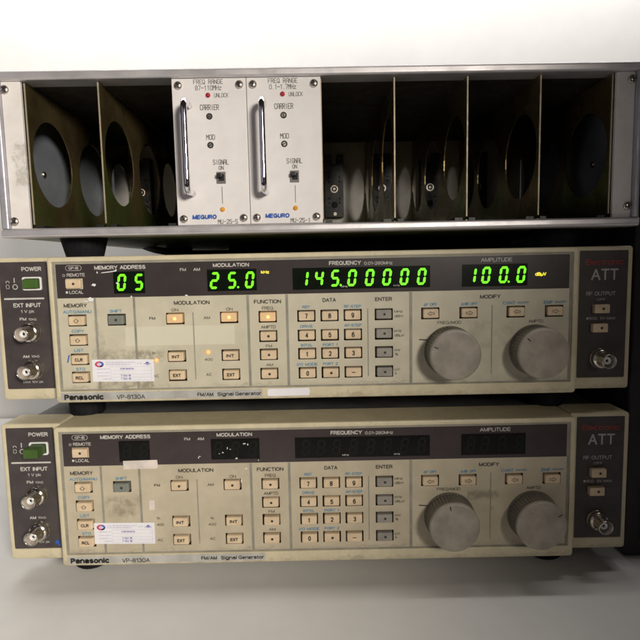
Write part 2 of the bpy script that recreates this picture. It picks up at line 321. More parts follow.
# ------------------------------------------------------------------ the two signal generators
LEGENDS = [
('MEMORY ADDRESS',-140.3,-107.5,87.1,2.5,'W',1,'win'),
('MODULATION',-64.3,-41.2,87.2,2.4,'W',1,'win'),
('FM',-85.5,-81.7,84.8,1.9,'W',0,'win'),
('AM',-76.9,-72.7,84.8,1.9,'W',0,'win'),
('FREQUENCY',10.1,30.6,87.0,2.6,'W',1,'win'),
('0.01-280MHz',32.6,50.8,86.5,2.0,'W',0,'win'),
('AMPLITUDE',107.5,127.5,87.1,2.5,'W',0,'win'),
('GP-IB',-156.9,-150.5,87.2,1.7,'W',0,'win'),
('REMOTE',-158.2,-146.6,82.8,2.1,'W',0,'win'),
('LOCAL',-157.3,-148.3,71.7,2.1,'W',0,'win'),
('MHz',17.6,21.8,72.0,1.2,'W',0,'ro'),
('kHz',51.4,55.3,72.0,1.2,'W',0,'ro'),
('kHz',-33.6,-28.4,82.2,1.9,'Y',1,'lit'),
('dBµV',142.4,149.5,77.4,2.2,'Y',1,'lit'),
('POWER',-191.8,-178.8,87.2,2.8,'W',1,'ear'),
('EXT INPUT',-198.9,-180.7,63.4,2.8,'W',1,'ear'),
('1 V pk',-194.3,-185.4,59.3,2.0,'W',0,'ear'),
('FM',-195.4,-191.1,54.2,2.0,'W',1,'ear'),
('10kΩ',-189.7,-184.4,54.0,1.5,'W',0,'ear'),
('AM',-195.3,-191.0,29.1,2.0,'W',1,'ear'),
('10kΩ',-189.6,-184.3,29.1,1.5,'W',0,'ear'),
('MAX 10V pk',-196.3,-182.9,11.8,1.5,'W',0,'ear'),
('Electronic',178.7,203.9,84.2,3.7,'R',0,'ear'),
('ATT',182.8,200.9,76.0,7.6,'G',0,'ear'),
('RF OUTPUT',179.9,199.4,63.5,2.6,'G',0,'ear'),
('OFF',187.0,192.9,59.5,1.6,'G',0,'ear'),
('50Ω  5V MAX',182.4,199.7,47.0,1.8,'G',0,'ear'),
('MEMORY',-161.7,-146.6,63.1,2.6,'K',1,'pan'),
('AUTO/MANU',-162.4,-144.1,59.0,2.1,'B',1,'pan'),
('COPY',-157.7,-149.7,46.4,2.0,'B',0,'pan'),
('LIST',-156.9,-150.8,33.8,2.0,'B',0,'pan'),
('STO',-156.4,-150.5,21.4,2.0,'B',0,'pan'),
('SHIFT',-132.2,-124.5,59.0,2.0,'B',1,'pan'),
('MODULATION',-90.5,-67.4,63.5,2.6,'K',1,'pan'),
('ON',-92.4,-87.9,59.0,2.0,'K',0,'pan'),
('ON',-57.1,-52.7,58.8,2.0,'K',0,'pan'),
('FM',-106.9,-103.0,53.8,1.9,'K',1,'pan'),
('AM',-71.7,-67.6,53.5,1.9,'K',0,'pan'),
('1k',-106.6,-103.9,31.1,1.8,'K',0,'pan'),
('400',-106.4,-101.7,26.6,1.8,'K',0,'pan'),
('AC',-106.5,-102.5,15.9,1.9,'K',0,'pan'),
('1k',-70.9,-68.1,30.4,1.7,'K',0,'pan'),
('400',-72.2,-67.0,26.1,1.8,'K',0,'pan'),
('AC',-71.6,-67.8,16.1,1.9,'K',0,'pan'),
('FUNCTION',-38.8,-21.3,63.2,2.6,'K',1,'pan'),
('FREQ',-33.7,-26.6,59.0,2.1,'K',0,'pan'),
('AMPTD',-34.8,-25.2,46.7,2.1,'K',0,'pan'),
('FM',-32.0,-28.0,34.2,1.9,'K',0,'pan'),
('AM',-32.1,-27.7,21.8,1.9,'K',0,'pan'),
('DATA',5.5,14.2,63.4,2.6,'K',1,'pan'),
('ENTER',39.4,50.4,63.3,2.6,'K',1,'pan'),
('REF',-7.7,-2.7,59.2,1.9,'B',1,'pan'),
('DRIVE',-9.3,-1.2,46.6,1.9,'B',0,'pan'),
('INTVL',-9.1,-1.6,34.2,1.9,'B',0,'pan'),
('I/O MODE',-12.0,1.5,21.6,2.0,'B',0,'pan'),
('PORT 1',5.1,14.7,34.2,1.9,'B',0,'pan'),
('PORT 2',4.9,14.7,21.7,1.9,'B',0,'pan'),
('RF-STEP',19.3,30.3,59.0,1.9,'B',0,'pan'),
('AP-STEP',19.2,30.5,46.7,1.9,'B',0,'pan'),
('MHz',51.8,57.1,55.1,1.7,'K',0,'pan'),
('dBm',51.8,57.6,52.1,1.7,'K',0,'pan'),
('kHz',51.7,56.5,42.5,1.7,'K',0,'pan'),
('dBµV',51.8,58.3,39.5,1.7,'K',0,'pan'),
('mV',51.8,55.7,29.9,1.7,'K',0,'pan'),
('%',52.1,54.1,27.1,1.7,'K',0,'pan'),
('µV',51.8,55.3,17.2,1.7,'K',0,'pan'),
('s',51.9,53.2,14.5,1.7,'K',0,'pan'),
('MODIFY',107.2,120.5,63.5,2.6,'K',1,'pan'),
('ΔF OFF',70.7,79.4,59.2,1.9,'B',0,'pan'),
('ΔdB OFF',95.0,105.6,59.1,1.9,'B',0,'pan'),
('CONT',121.9,130.1,59.2,2.1,'B',0,'pan'),
('ON/OFF',131.2,138.9,59.2,1.4,'B',0,'pan'),
('EMF',148.4,154.4,59.1,2.1,'B',0,'pan'),
('ON/OFF',155.5,163.2,59.2,1.4,'B',0,'pan'),
('FREQ/MOD',79.7,95.2,47.2,2.0,'K',0,'pan'),
('AMPTD',138.7,148.3,47.0,2.0,'K',0,'pan'),
('Panasonic',-164.9,-138.9,3.0,3.9,'K',3,'plate'),
('VP-8130A',-130.5,-112.0,2.6,3.0,'K',0,'plate'),
('FM/AM',-77.7,-67.2,3.2,2.5,'K',1,'plate'),
('Signal',-64.6,-53.9,3.2,2.5,'K',1,'plate'),
('Generator',-52.9,-35.8,3.2,2.5,'K',1,'plate'),]
def seen(x, z, d=2.):                        # where the top of something standing d mm proud of the panel plane sits
    k = 1 - d / 348.
    return 3.7 + (x - 3.7) * k, 87 + (z - 87) * k
def arrow(mb, x, z, kind, y, mi):
    w = .3
    if kind == 'up': P = [(-2,-.2),(0,1.6),(2,-.2),(1,-.2),(1,-1.5),(-1,-1.5),(-1,-.2),(-2,-.2)]
    else:
        P = [(2.6,.7),(-.3,.7),(-.3,1.6),(-2.6,0),(-.3,-1.6),(-.3,-.7),(2.6,-.7),(2.6,.7)]
        if kind == 'right': P = [(-p[0], p[1]) for p in P]
    for a, b in zip(P, P[1:]): mb.stroke((x+a[0]*.8, z+a[1]*.8), (x+b[0]*.8, z+b[1]*.8), w, y, mi)
BUTTONS = [('up', -154.3, 53.2, 'button'), ('up', -154.2, 40.4, 'button'), ('CLR', -154.3, 27.6, 'button'), ('RCL', -154.3, 15.6, 'button'),
 ('dot', -128.7, 53.2, 'shift'), ('lit', -90.6, 53.4, 'button'), ('lit', -55.5, 53.4, 'button'), ('INT', -90.8, 28.4, 'button'), ('EXT', -90.7, 15.9, 'button'),
 ('INT', -55.4, 28.3, 'button'), ('EXT', -55.5, 15.8, 'button'), ('lit', -30.4, 53.3, 'button'), ('dot', -30.3, 40.7, 'button'), ('dot', -30.3, 28.2, 'button'), ('dot', -30.3, 15.6, 'button'),
 ('7', -5.2, 53.3, 'button'), ('8', 9.9, 53.3, 'button'), ('9', 25, 53.3, 'button'), ('4', -5.2, 40.7, 'button'), ('5', 9.9, 40.7, 'button'), ('6', 25, 40.7, 'button'),
 ('1', -5.2, 28.3, 'button'), ('2', 9.9, 28.4, 'button'), ('3', 25, 28.4, 'button'), ('0', -5.2, 15.6, 'button'), ('dot', 9.9, 15.6, 'button'), ('-', 25, 15.6, 'button'),
 ('dot', 45.2, 53.4, 'enter'), ('dot', 45.2, 40.8, 'enter'), ('dot', 45.2, 28.3, 'enter'), ('dot', 45.2, 15.5, 'enter'),
 ('left', 75.5, 53.2, 'button'), ('right', 100.4, 53.2, 'button'), ('left', 131.1, 53.2, 'button'), ('right', 156.1, 53.2, 'button')]
BW, BH = 4.95, 2.9                           # half sizes of a key
SEG = {'0': 'abcdef', '1': 'bc', '2': 'abged', '4': 'fgbc', '5': 'afgcd', '8': 'abcdefg'}
READ = [(-128.5, -108.4, 70.3, 84.4, [(-123.3, '0'), (-112.2, '5')], []),
        (-68.3, -36.6, 70.6, 84.5, [(-63.6, '2'), (-52.3, '5'), (-41.0, '0')], [-48.6]),
        (-13.4, 74.9, 70.4, 84.3, [(-6.2, '1'), (3.6, '4'), (13.9, '5'), (24.8, '0'), (36.1, '0'), (47.2, '0'), (58.4, '0'), (69.5, '0')], [17.4]),
        (95.4, 137.5, 70.2, 84.4, [(101.7, '1'), (110.9, '0'), (122.1, '0'), (133.4, '0')], [125.4])]
def digit(mb, xc, zc, ch, y):
    W, H, w, g, sl = 2.75, 5.35, 1.5, .22, .13
    def q(pts): mb.poly([(xc + p[0] + sl*p[1], zc + p[1]) for p in pts], y)
    def hseg(z, e): q([(-W+g+w*.3, z), (-W+g+w*.8, z+e), (W-g-w*.8, z+e), (W-g-w*.3, z), (W-g-w*.8, z-e), (-W+g+w*.8, z-e)])
    def vseg(x, z0, z1): q([(x, z0+g), (x+w*.5, z0+g+w*.5), (x+w*.5, z1-g-w*.5), (x, z1-g), (x-w*.5, z1-g-w*.5), (x-w*.5, z0+g+w*.5)])
    a, h = W - w*.5, H - w*.5
    for s in SEG[ch]:
        if s == 'a': hseg(h, w*.5)
        if s == 'g': hseg(0, w*.5)
        if s == 'd': hseg(-h, w*.5)
        if s == 'b': vseg(a, 0, h)
        if s == 'c': vseg(a, -h, 0)
        if s == 'f': vseg(-a, 0, h)
        if s == 'e': vseg(-a, -h, 0)

def holed_panel(rect, holes, y, depth, mb, mi=0, miw=1):
    xs = sorted({rect[0], rect[1]} | {h[0] for h in holes} | {h[1] for h in holes})
    zs = sorted({rect[2], rect[3]} | {h[2] for h in holes} | {h[3] for h in holes})
    for j in range(len(zs) - 1):
        run = None
        for i in range(len(xs) - 1):
            cx, cz = (xs[i]+xs[i+1])/2, (zs[j]+zs[j+1])/2
            ins = any(h[0] < cx < h[1] and h[2] < cz < h[3] for h in holes)
            if not ins and run is None: run = xs[i]
            if (ins or i == len(xs) - 2) and run is not None:
                mb.rect(run, xs[i] if ins else xs[i+1], zs[j], zs[j+1], y, mi); run = None
    for x0, x1, z0, z1 in holes:
        L = [[(x0,yy,z0),(x1,yy,z0),(x1,yy,z1),(x0,yy,z1)] for yy in (y, y + depth)]
        mb.loft(L, miw); mb.rect(x0, x1, z0, z1, y + depth, miw)

def bnc(root, x, z):
    b = MB(); y = 8.5
    b.lathe([(6.9, y), (6.9, y-.9), (6.6, y-1.3), (6.45, y-1.4), (6.4, y-3.6), (6.1, y-4.5), (5.5, y-5.0), (4.85, y-5.2), (4.7, y-5.4), (4.7, y-12.9), (4.5, y-13.4), (4.25, y-13.4), (4.1, y-13.0), (4.1, y-4)], (x, z), 40)
    for a in (.3, .3 + PI):
        cx, cz = x + 4.7*math.cos(a), z + 4.7*math.sin(a)
        L = [[(cx + .9*math.cos(t*PI/5) , y-9.6+.9*math.sin(t*PI/5), cz) for t in range(10)], [(cx + .9*math.cos(t*PI/5) + 1.3*math.cos(a), y-9.6+.9*math.sin(t*PI/5), cz + 1.3*math.sin(a)) for t in range(10)]]
        b.loft(L, 0, True, True)
    o = b.build('bnc_socket', M['nickel'], root)
    b = MB(); b.lathe([(2.5, y-4), (2.5, y-10.2), (2.3, y-10.5), (1.2, y-10.5), (1.15, y-8)], (x, z), 28); b.build('insulator', M['ptfe'], o)
    b = MB(); b.lathe([(1.1, y-4), (1.1, y-9.2), (.8, y-9.6), (.4, y-9.6)], (x, z), 16); b.build('centre_pin', M['hole'], o)

def knob(root, x, z, mark):
    n = 96; b = MB()
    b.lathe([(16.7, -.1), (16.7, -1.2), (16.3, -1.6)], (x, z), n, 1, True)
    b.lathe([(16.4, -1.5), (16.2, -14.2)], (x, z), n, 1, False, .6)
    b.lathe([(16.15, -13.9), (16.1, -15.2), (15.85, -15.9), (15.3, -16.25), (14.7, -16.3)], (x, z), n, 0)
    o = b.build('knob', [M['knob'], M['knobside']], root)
    p = MB(); a = mark
    p.stroke((x + 12.2*math.cos(a), z + 12.2*math.sin(a)), (x + 14.4*math.cos(a), z + 14.4*math.sin(a)), .7, -16.4, 0)
    p.build('pointer_mark', M['ink_K'], o)

def ragged(cx, cz, rx, rz, n=11, seed=0):
    R = random.Random(seed)
    return [(cx + rx*math.cos(2*PI*i/n)*R.uniform(.55, 1.1), cz + rz*math.sin(2*PI*i/n)*R.uniform(.55, 1.1)) for i in range(n)]

def generator(loc, lit, label):
    root = empty('signal_generator', loc, label, 'signal generator', 'full-width signal generators stacked one on the other')
    # chassis and feet
    b = MB(); b.rbox(-203, 203, 20, 360, 1.5, 92.6, 3, 1.5)
    b.build('chassis', M['chassis'], root)
    for sx in (-165, 165):
        for y in (33, 320):
            f = MB()
            L = [[(sx + r*math.cos(2*PI*i/20), y + r*math.sin(2*PI*i/20), z) for i in range(20)] for r, z in ((10.5, -16.9), (12, -15.5), (13, 2))]
            f.loft(L, 0, True, True); f.build('foot', M['rubber'], root)
    # cream bezel round the middle panel
    b = MB(); b.frame((-170.4, 170.2, -.7, 94.3), (-167.5, 166.8, 6.8, 91.2), -1.0, 31, .6, 2.2, .6, 1.1)
    bez = b.build('bezel', M['cream'], root)
    # name strip on the lower bar
    b = MB(); b.rect(-167.0, -35.2, .9, 6.0, -1.15); b.build('name_strip', M['plate'], root)
    lets = {}
    def let(k): return lets.setdefault(k, MB())
    for t, x0, x1, z, cap, ink, bold, host in LEGENDS:
        k, y = host, {'win': -.32, 'ro': -.42, 'lit': -.42, 'ear': 8.4, 'pan': -.08, 'plate': -1.25}[host]
        if host == 'ear': k = 'ear_l' if x0 < 0 else 'ear_r'
        if host in ('win', 'ro'): k = 'win%d' % ((x0 > -100) + (x0 > -30) + (x0 > 90))
        if k == 'ear_l' and z < 68: k = 'ear_x'
        if host == 'plate': k = 'plate%d' % ((x0 > -140) + (x0 > -100))
        if host == 'lit': k = 'lit%d' % (x0 > 0)
        if host == 'lit' and not lit: continue
        if lit and t in ('1k', '400') and ((t == '400' and x0 < -95) or (t == '1k' and x0 > -95)): continue
        text(let(k), t, x0, x1, z, cap, y, IK[ink], max(bold, 1) if ink == 'B' else bold)
    # front panel with a real well for each key, printed dividers and lettering
    wells = []; keys = []
    for kind, x, z, mk in BUTTONS:
        bx, bz = seen(x, z)
        wells.append((bx-BW-.95, bx+BW+.95, bz-BH-.9, bz+BH+.9)); keys.append((kind, bx, bz, mk))
    # neighbouring wells share rows and columns: snap so that no slivers are left
    def snap(v, pool, e=.45):
        for p in pool:
            if abs(p - v) < e: return p
        pool.append(v); return v
    px, pz = [], []
    wells = [(snap(a, px), snap(c, px), snap(d, pz), snap(e, pz)) for a, c, d, e in wells]
    b = MB(); holed_panel((-167.6, 166.9, 6.7, 91.3), wells, 0., 4., b)
    pan = b.build('front_panel', [M['panel_lit'] if lit else M['panel_lower'], M['well']], root)
    p = lets['pan']
    for x, w, z0, z1 in ((-141.4, 1.5, 7, 67.6), (-116.2, 1.5, 7, 67.6), (-78.5, .7, 13, 57.2), (-42.8, 1.7, 7, 67.6), (-17.6, 1.7, 7, 67.6), (34.6, .7, 13, 57.4), (62.4, 1.9, 7, 67.6), (115.1, .7, 12.5, 58)):
        p.rect(x-w/2, x+w/2, z0, z1, -.05, IK['g'])
    p.rect(-167.4, 166.7, 6.9, 7.9, -.06, IK['g']); p.rect(-167.4, -165.6, 8, 91, -.06, IK['g']); p.rect(164.9, 166.7, 8, 91, -.06, IK['g']); p.rect(-165.5, 164.8, 90, 91, -.06, IK['g'])
    p.stroke((68.2, 36.4), (73.5, 36.0), .75, -.09, 0)
    if lit: p.stroke((-161.6, 26.2), (-160.4, 30.5), .8, -.1, IK['U'])
    p.build('panel_lettering', INKM, pan)
    # dark window strip with the REMOTE key well
    rx, rz = seen(-154.7, 77.0)
    b = MB(); holed_panel((-165.3, 164.6, 67.9, 89.8), [(rx-BW-.5, rx+BW+.5, rz-BH-.5, rz+BH+.5)], -.2, 3., b)
    win = b.build('display_window', [M['window'] if lit else M['window_red'], M['well']], root)
    w = lets['win0']
    for s in (-1, 1): w.stroke((-157.2, 87.2 + s*1.55), (-150.2, 87.2 + s*1.55), .22, -.31, IK['W'])
    w.ring((-157.2, 87.2), 1.45, 1.66, -.31, IK['W'], PI/2, 3*PI/2, n=10); w.ring((-150.2, 87.2), 1.45, 1.66, -.31, IK['W'], -PI/2, PI/2, n=10)
    w.ring((-160.2, 82.6), .6, .85, -.31, IK['W'], n=14); w.disc((-158.9, 71.7), .8, -.31, IK['W'])
    for i in range(4): lets['win%d' % i].build('window_lettering', INKM, win)
    # readouts
    for x0, x1, z0, z1, ds, dots in READ:
        b = MB(); b.rect(x0, x1, z0, z1, -.34); ro = b.build('readout', M['readout'] if lit else M['readout_off'], root)
        if not lit:
            for x, ch in ds:
                b = MB(); digit(b, x, 77.4, '8', -.40); b.build('digit', M['unlit'], ro)
        if lit:
            for x, ch in ds:
                b = MB(); digit(b, x, 77.4, ch, -.44); b.build('digit', M['digit'], ro)
            for x in dots:
                b = MB(); b.disc((x, 72.9), .68, -.44, 0, 12); b.build('decimal_point', M['digit'], ro)
    if lit:
        for i in range(2): lets['lit%d' % i].build('lit_unit_word', INKM, root)
    # keys
    keys.append(('dot', rx, rz, 'button'))
    for kind, x, z, mk in keys:
        x += random.uniform(-.14, .14); z += random.uniform(-.12, .12)
        b = MB(); b.rbox(x-BW, x+BW, -2.2, 4, z-BH, z+BH, .7, .55, 0, .25)
        on = kind == 'lit' and lit
        o = b.build('button', M['button_glow'] if on else M[mk], root)
        g = MB(); y = -2.28
        if kind in ('dot', 'lit'): g.disc((x + .3, z), .85 if not on else 1.05, y, 0, 16)
        elif kind in ('up', 'left', 'right'): arrow(g, x, z, kind, y, 0)
        elif kind == '-': g.rect(x-1.3, x+1.3, z-.25, z+.25, y)
        elif len(kind) == 1: text(g, kind, x-.95, x+.95, z, 3.3, y, 0, 1) if kind != '1' else text(g, kind, x-.6, x+.4, z, 3.3, y, 0, 1)
        else: text(g, kind, x-2.6, x+2.6, z, 2.2, y, 0, 2)
        g.build('key_legend', M['dotlit'] if on else M['ink_K'], o)
    if lit:
        for x, z in ((-103.8, 26.3), (-69.8, 31.0)):
            b = MB(); b.lathe([(1.5, 0), (1.45, -.5), (1.1, -.95), (.5, -1.2)], (x, z), 18); b.build('indicator_lamp', M['lamp'], root)
    knob(root, 87.8, 28.3, 2.75 if lit else 1.8); knob(root, 143.0, 28.2, 2.4 if lit else .55)
    # left ear: power switch and inputs
    b = MB(); b.frame((-209.8, -170.0, -.2, 94.6), (-207, -174.9, 7.2, 91.8), 8, 31, 8.9, 2, .8, 1.1)
    b.rect(-207.1, -174.8, 7.1, 91.9, 8.6, 1)
    ear = b.build('input_panel', [M['cream'], M['inlay']], root)
    e = lets['ear_l']
    lets['ear_x'].build('input_lettering', INKM, ear)
    e.rect(-204.7, -178.2, 67.2, 68.3, 8.45, IK['W'])
    e.rect(-197.4, -196.8, 78.4, 81.6, 8.45, IK['W']); e.ring((-196.8, 75.6), 1.25, 1.75, 8.45, IK['W'], n=20)
    e.rect(-202.8, -200.4, 79.2, 79.6, 8.45, IK['W']); e.rect(-202.8, -202.4, 78.2, 79.6, 8.45, IK['W']); e.rect(-200.8, -200.4, 78.2, 79.6, 8.45, IK['W'])
    for s in ((-202.8, -200.6, 76.8, 77.1), (-202.8, -200.6, 74.4, 74.7), (-202.8, -202.5, 74.4, 77.1), (-200.9, -200.6, 74.4, 77.1)): e.rect(*s, 8.45, IK['W'])
    e.build('power_lettering', INKM, ear)
    b = MB(); b.frame((-191.6, -179.0, 73.2, 82.0), (-190.4, -180.2, 74.3, 80.9), 7.4, 8.6, 8.5, 1.2, .8, .3)
    fr = b.build('switch_frame', M['fleck'], root)
    yf = 4.6 if lit else -3.2
    b = MB(); b.rbox(-190.0, -180.6, yf, 8.55, 74.6, 80.6, .5, .5); b.build('power_switch', M['green'], root)
    bnc(root, -188.2, 45.4); bnc(root, -188.4, 20.4)
    # right ear: RF output
    b = MB(); b.frame((170.0, 209.8, -.4, 94.5), (174.9, 207, 7.2, 91.8), 8, 31, 8.9, 2, .8, 1.1)
    b.rect(174.8, 207.1, 7.1, 91.9, 8.6, 1)
    ear = b.build('output_panel', [M['cream'], M['inlay']], root)
    e = lets['ear_r']; e.disc((181.3, 47.0), .8, 8.45, IK['G']); e.build('output_lettering', INKM, ear)
    for x, z in ((189.3, 53.6), (188.5, 40.9)):
        b = MB(); b.rbox(x-BW, x+BW, 5.0, 8.55, z-BH, z+BH, .5, .4); o = b.build('button', M['button'], root)
        g = MB(); g.disc((x+.8, z), .9, 4.9); g.build('key_legend', M['ink_K'], o)
    bnc(root, 190.0, 20.2)
    for i, nm in enumerate(('maker_name', 'model_number', 'device_name')): lets['plate%d' % i].build(nm, INKM, bez)
    # calibration sticker: paper, oval mark, ruled rows
    x0, z0, rot = (-145.7, 12.7, -.004) if lit else (-148.2, 13.9, .0)
    w_, h_ = 40.2, 14.6
    b = MB(); b.box(x0, x0+w_, -.35, -.12, z0, z0+h_); b.turn(-.013, x0+20, z0+7); st = b.build('calibration_sticker', M['paper'], root)
    g = MB(); y = -.45; cx, cz = x0+4.7, z0+11.5
    g.ring((cx, cz), 1.5, 2.9, y, IK['M'], PI*.45, PI*1.55, .68); g.ring((cx, cz), 1.5, 2.9, y, IK['V'], -PI*.45, PI*.45, .68)
    g.ring((cx, cz), 1.5, 2.9, y, IK['V'], PI*1.55, PI*1.8, .68)
    for q in (-.7, .1, .9): g.rect(cx+q-.2, cx+q+.25, cz-.9, cz+.9, y-.02, IK['P'])
    g.poly([(x0+34, z0+11.6), (x0+36, z0+13.2), (x0+38, z0+11.6), (x0+36, z0+10.9)], y, IK['V']); g.rect(x0+33.6, x0+38.3, z0+11.3, z0+12.0, y-.01, IK['P'])
    R = random.Random(3)
    def words(xa, xb, z, h, ink):
        x = xa
        while x < xb:
            l = min(R.uniform(.5, 1.9), xb - x)
            k = x
            while k < x + l: g.rect(k, k+.22, z-h/2, z+h/2*R.uniform(.5, 1), y, IK[ink]); g.rect(k, k+.34, z-h*.1, z+h*.1, y-.01, IK[ink]); k += .45
            x += l + .55
    words(x0+9, x0+28, z0+12.7, .8, 'P'); words(x0+9, x0+25, z0+11.4, .8, 'P'); words(x0+29.5, x0+32.6, z0+12.1, .9, 'P')
    for i, z in enumerate((8.4, 6.0, 3.9, 1.9)): words(x0+(3.2 if i < 3 else 7), x0+11.4, z0+z, .8, 'P')
    for z in (9.9, 7.3, 5.0, 2.9, 1.0): g.rect(x0+12, x0+38.6, z0+z-.06, z0+z+.06, y, IK['P'])
    for q in (12, 38.6): g.rect(x0+q-.06, x0+q+.06, z0+1, z0+9.9, y, IK['P'])
    words(x0+18.3, x0+26.8, z0+8.6, 1.3, 'V')
    text(g, '7 Oct 16', x0+18.4, x0+25, z0+4.0, 1.25, y, IK['V'], 1); text(g, '7 Oct 18', x0+18.4, x0+25, z0+1.95, 1.25, y, IK['V'], 1)
    g.turn(-.013, x0+20, z0+7); g.build('sticker_print', INKM, st)
    # tape, flecks
    if lit:
        b = MB(); b.poly([(-31.6, 1.2), (-4.4, 1.3), (-3.9, 4.4), (-4.6, 6.3), (-31.4, 6.0), (-31.9, 3.2)], -1.3); b.build('paper_tape', M['paper'], root)
        b = MB()
        b.poly(ragged(-141.2, 76.2, 1.9, 1.0, 9, 1), -.5); b.poly(ragged(-143.5, 66.9, 2.8, 1.6, 11, 4), -1.2); b.poly(ragged(-146.5, 65.6, 2.6, .5, 9, 5), -1.2)
        b.poly([(-136, 84.0), (-128, 84.9), (-126, 85.9), (-126.2, 84.6), (-131, 84.0), (-136, 83.6)], -.5); b.poly(ragged(-138.6, 84.1, .5, .8, 7, 6), -.5)
        b.poly(ragged(-126.0, 77.0, 1.0, .9, 8, 9), -.6); b.poly(ragged(-117.5, 68.2, .6, .9, 7, 8), -.5); b.poly(ragged(-82, 68.3, 1.4, .5, 7, 18), -.5)
        b.build('paint_fleck', M['fleck'], root)
    else:
        b = MB(); b.add([(-126.2, -.6, 71.0), (-103.8, -.6, 71.3), (-103.5, -.55, 66.2), (-104.6, -.55, 65.4), (-126.2, -.55, 65.3)], [(0, 4, 3, 2, 1)]); b.build('masking_tape', M['tape'], root)
        b = MB(); b.rect(-110.8, -107.2, 37.0, 43.6, -.2); b.build('masking_tape', M['tape'], root)
        b = MB(); k = 20
        for cx, cz, rx_, rz_ in ((-60.6, 75.2, .7, .5), (-57.6, 78.3, .25, 1.0), (-55.8, 77.4, .6, .3), (-46.5, 81.0, 1.2, .4), (-44.2, 80.4, .5, .7), (-63.0, 74.6, .35, .3), (-51.8, 71.2, .8, .6), (-37.5, 69.6, .5, .4), (-75.9, 73.0, .9, .3), (-76.6, 72.2, .3, .9), (-45.8, 64.2, 1.2, .6), (-49, 56, .5, 2.0)):
            k += 1; b.poly(ragged(cx, cz, rx_, rz_, 8, k), -.55)
        b.build('paint_fleck', M['fleck'], root)
        b = MB(); b.poly(ragged(-177.5, 11.5, 1.7, 2.0, 9, 41), 8.3); b.poly(ragged(-176.3, 9.6, 1.2, 1.0, 8, 42), 8.28); b.build('ink_smear', M['ink_U'], ear.parent)
    return root

generator((0, 0, 0), True, 'switched-on cream signal generator with glowing green digits, in the middle of the stack')
generator((-1.07, -5.11, -110.07), False, 'switched-off cream signal generator with blank displays, at the bottom of the stack')

# ------------------------------------------------------------------ the card rack on top (local mm: u across, y depth, w up from the opening's lower edge)
RX, RZ, RYAW, PITCH, OH = 6.93, 112.46, .0122, 45.92, 89.3
rack = empty('card_rack', (RX, 0, RZ), 'aluminium card rack with dark empty slots, on black feet at the top of the stack', 'card rack', None, RYAW)
def part(mb, name, mats, parent=rack): return mb.build(name, mats, parent)
def bar(mb, u0, u1, y0, y1, w0, w1, r=1.8, seg=4):
    P = [(p[0], p[2]) for p in rr(y0, y1, w0, w1, r, 0, seg)]
    mb.loft([[(u, a, c) for a, c in P] for u in (u0, u1)], 0, True, True, False)
b = MB(); bar(b, -201.3, 200.2, -4, 12, -5.6, 0); part(b, 'bottom_rail', M['alu'])
b = MB(); bar(b, -201.3, 200.2, -4, 12, OH, OH + 5.6); part(b, 'top_rail', M['alu'])
for a, c in ((-201.3, -196.3), (196.2, 200.2)):
    b = MB(); L = [[(p[0], p[1], w) for p in [(q[0], q[2]) for q in rr(a, c, -4, 12, 1.5, 0, 4)]] for w in (.05, OH - .05)]
    b.loft(L, 0, True, True); part(b, 'side_trim', M['alu_side'])
for s, (a, c) in ((-1, (-196.2, -184.4)), (1, (184.4, 196.1))):
    b = MB(); b.rbox(a, c, -1, 1.2, .1, OH - .1, .3, .3); fl = part(b, 'flange', M['flange'])
def screw(mb, u, w, y, r=2.4, a=.4):
    mb.lathe([(r, y), (r, y-.7), (r*.85, y-1.25), (r*.45, y-1.6), (r*.15, y-1.68)], (u, w), 20, 0)
    for k in (0, PI/2):
        d = (math.cos(a+k)*r*.62, math.sin(a+k)*r*.62)
        mb.stroke((u-d[0], w-d[1]), (u+d[0], w+d[1]), .5, y - 1.72 - .01*(k > 0), 1)
for u, w in ((-194.0, 84.4), (-194.0, 4.6), (193.8, 84.6), (193.8, 7.0)):
    b = MB(); screw(b, u, w, -1.0, 2.7, random.uniform(0, 1.5)); part(b, 'screw', [M['screw'], M['hole']])
# case skin
DEEP = 400  # case stretched back to block light from the wall behind
b = MB(); b.box(-201, 200, 12.2, DEEP, OH + 3.5, OH + 5.2); part(b, 'top_cover', M['alu_side'])
b = MB(); b.box(-198.4, 198.2, 12.3, 189, OH + 1.2, OH + 3.3); part(b, 'inner_lid', M['lid'])
b = MB(); b.box(-201, 200, 12.2, DEEP, -5.2, -3.5); part(b, 'bottom_cover', M['tray'])
for u in (-200.8, 198.6):
    b = MB(); b.box(u, u + 1.4, 12.3, DEEP, -3.4, OH + 3.4); part(b, 'case_side', M['inner'])
for u, y, w, s in ((-199.3, 52, 42, 1), (198.5, 52, 42, -1)):
    b = MB(); L = [[(u + s*d, y + r*math.cos(2*PI*i/16), w + r*math.sin(2*PI*i/16)) for i in range(16)] for r, d in ((2.3, 0), (2.2, .9), (1.3, 1.5), (.4, 1.6))]
    b.loft(L, 0, False, True, True); part(b, 'screw', [M['screw'], M['hole']])
b = MB(); b.box(-198, 198, 190, 192, -3.4, OH + 3.4); part(b, 'backplane', M['backplane'])
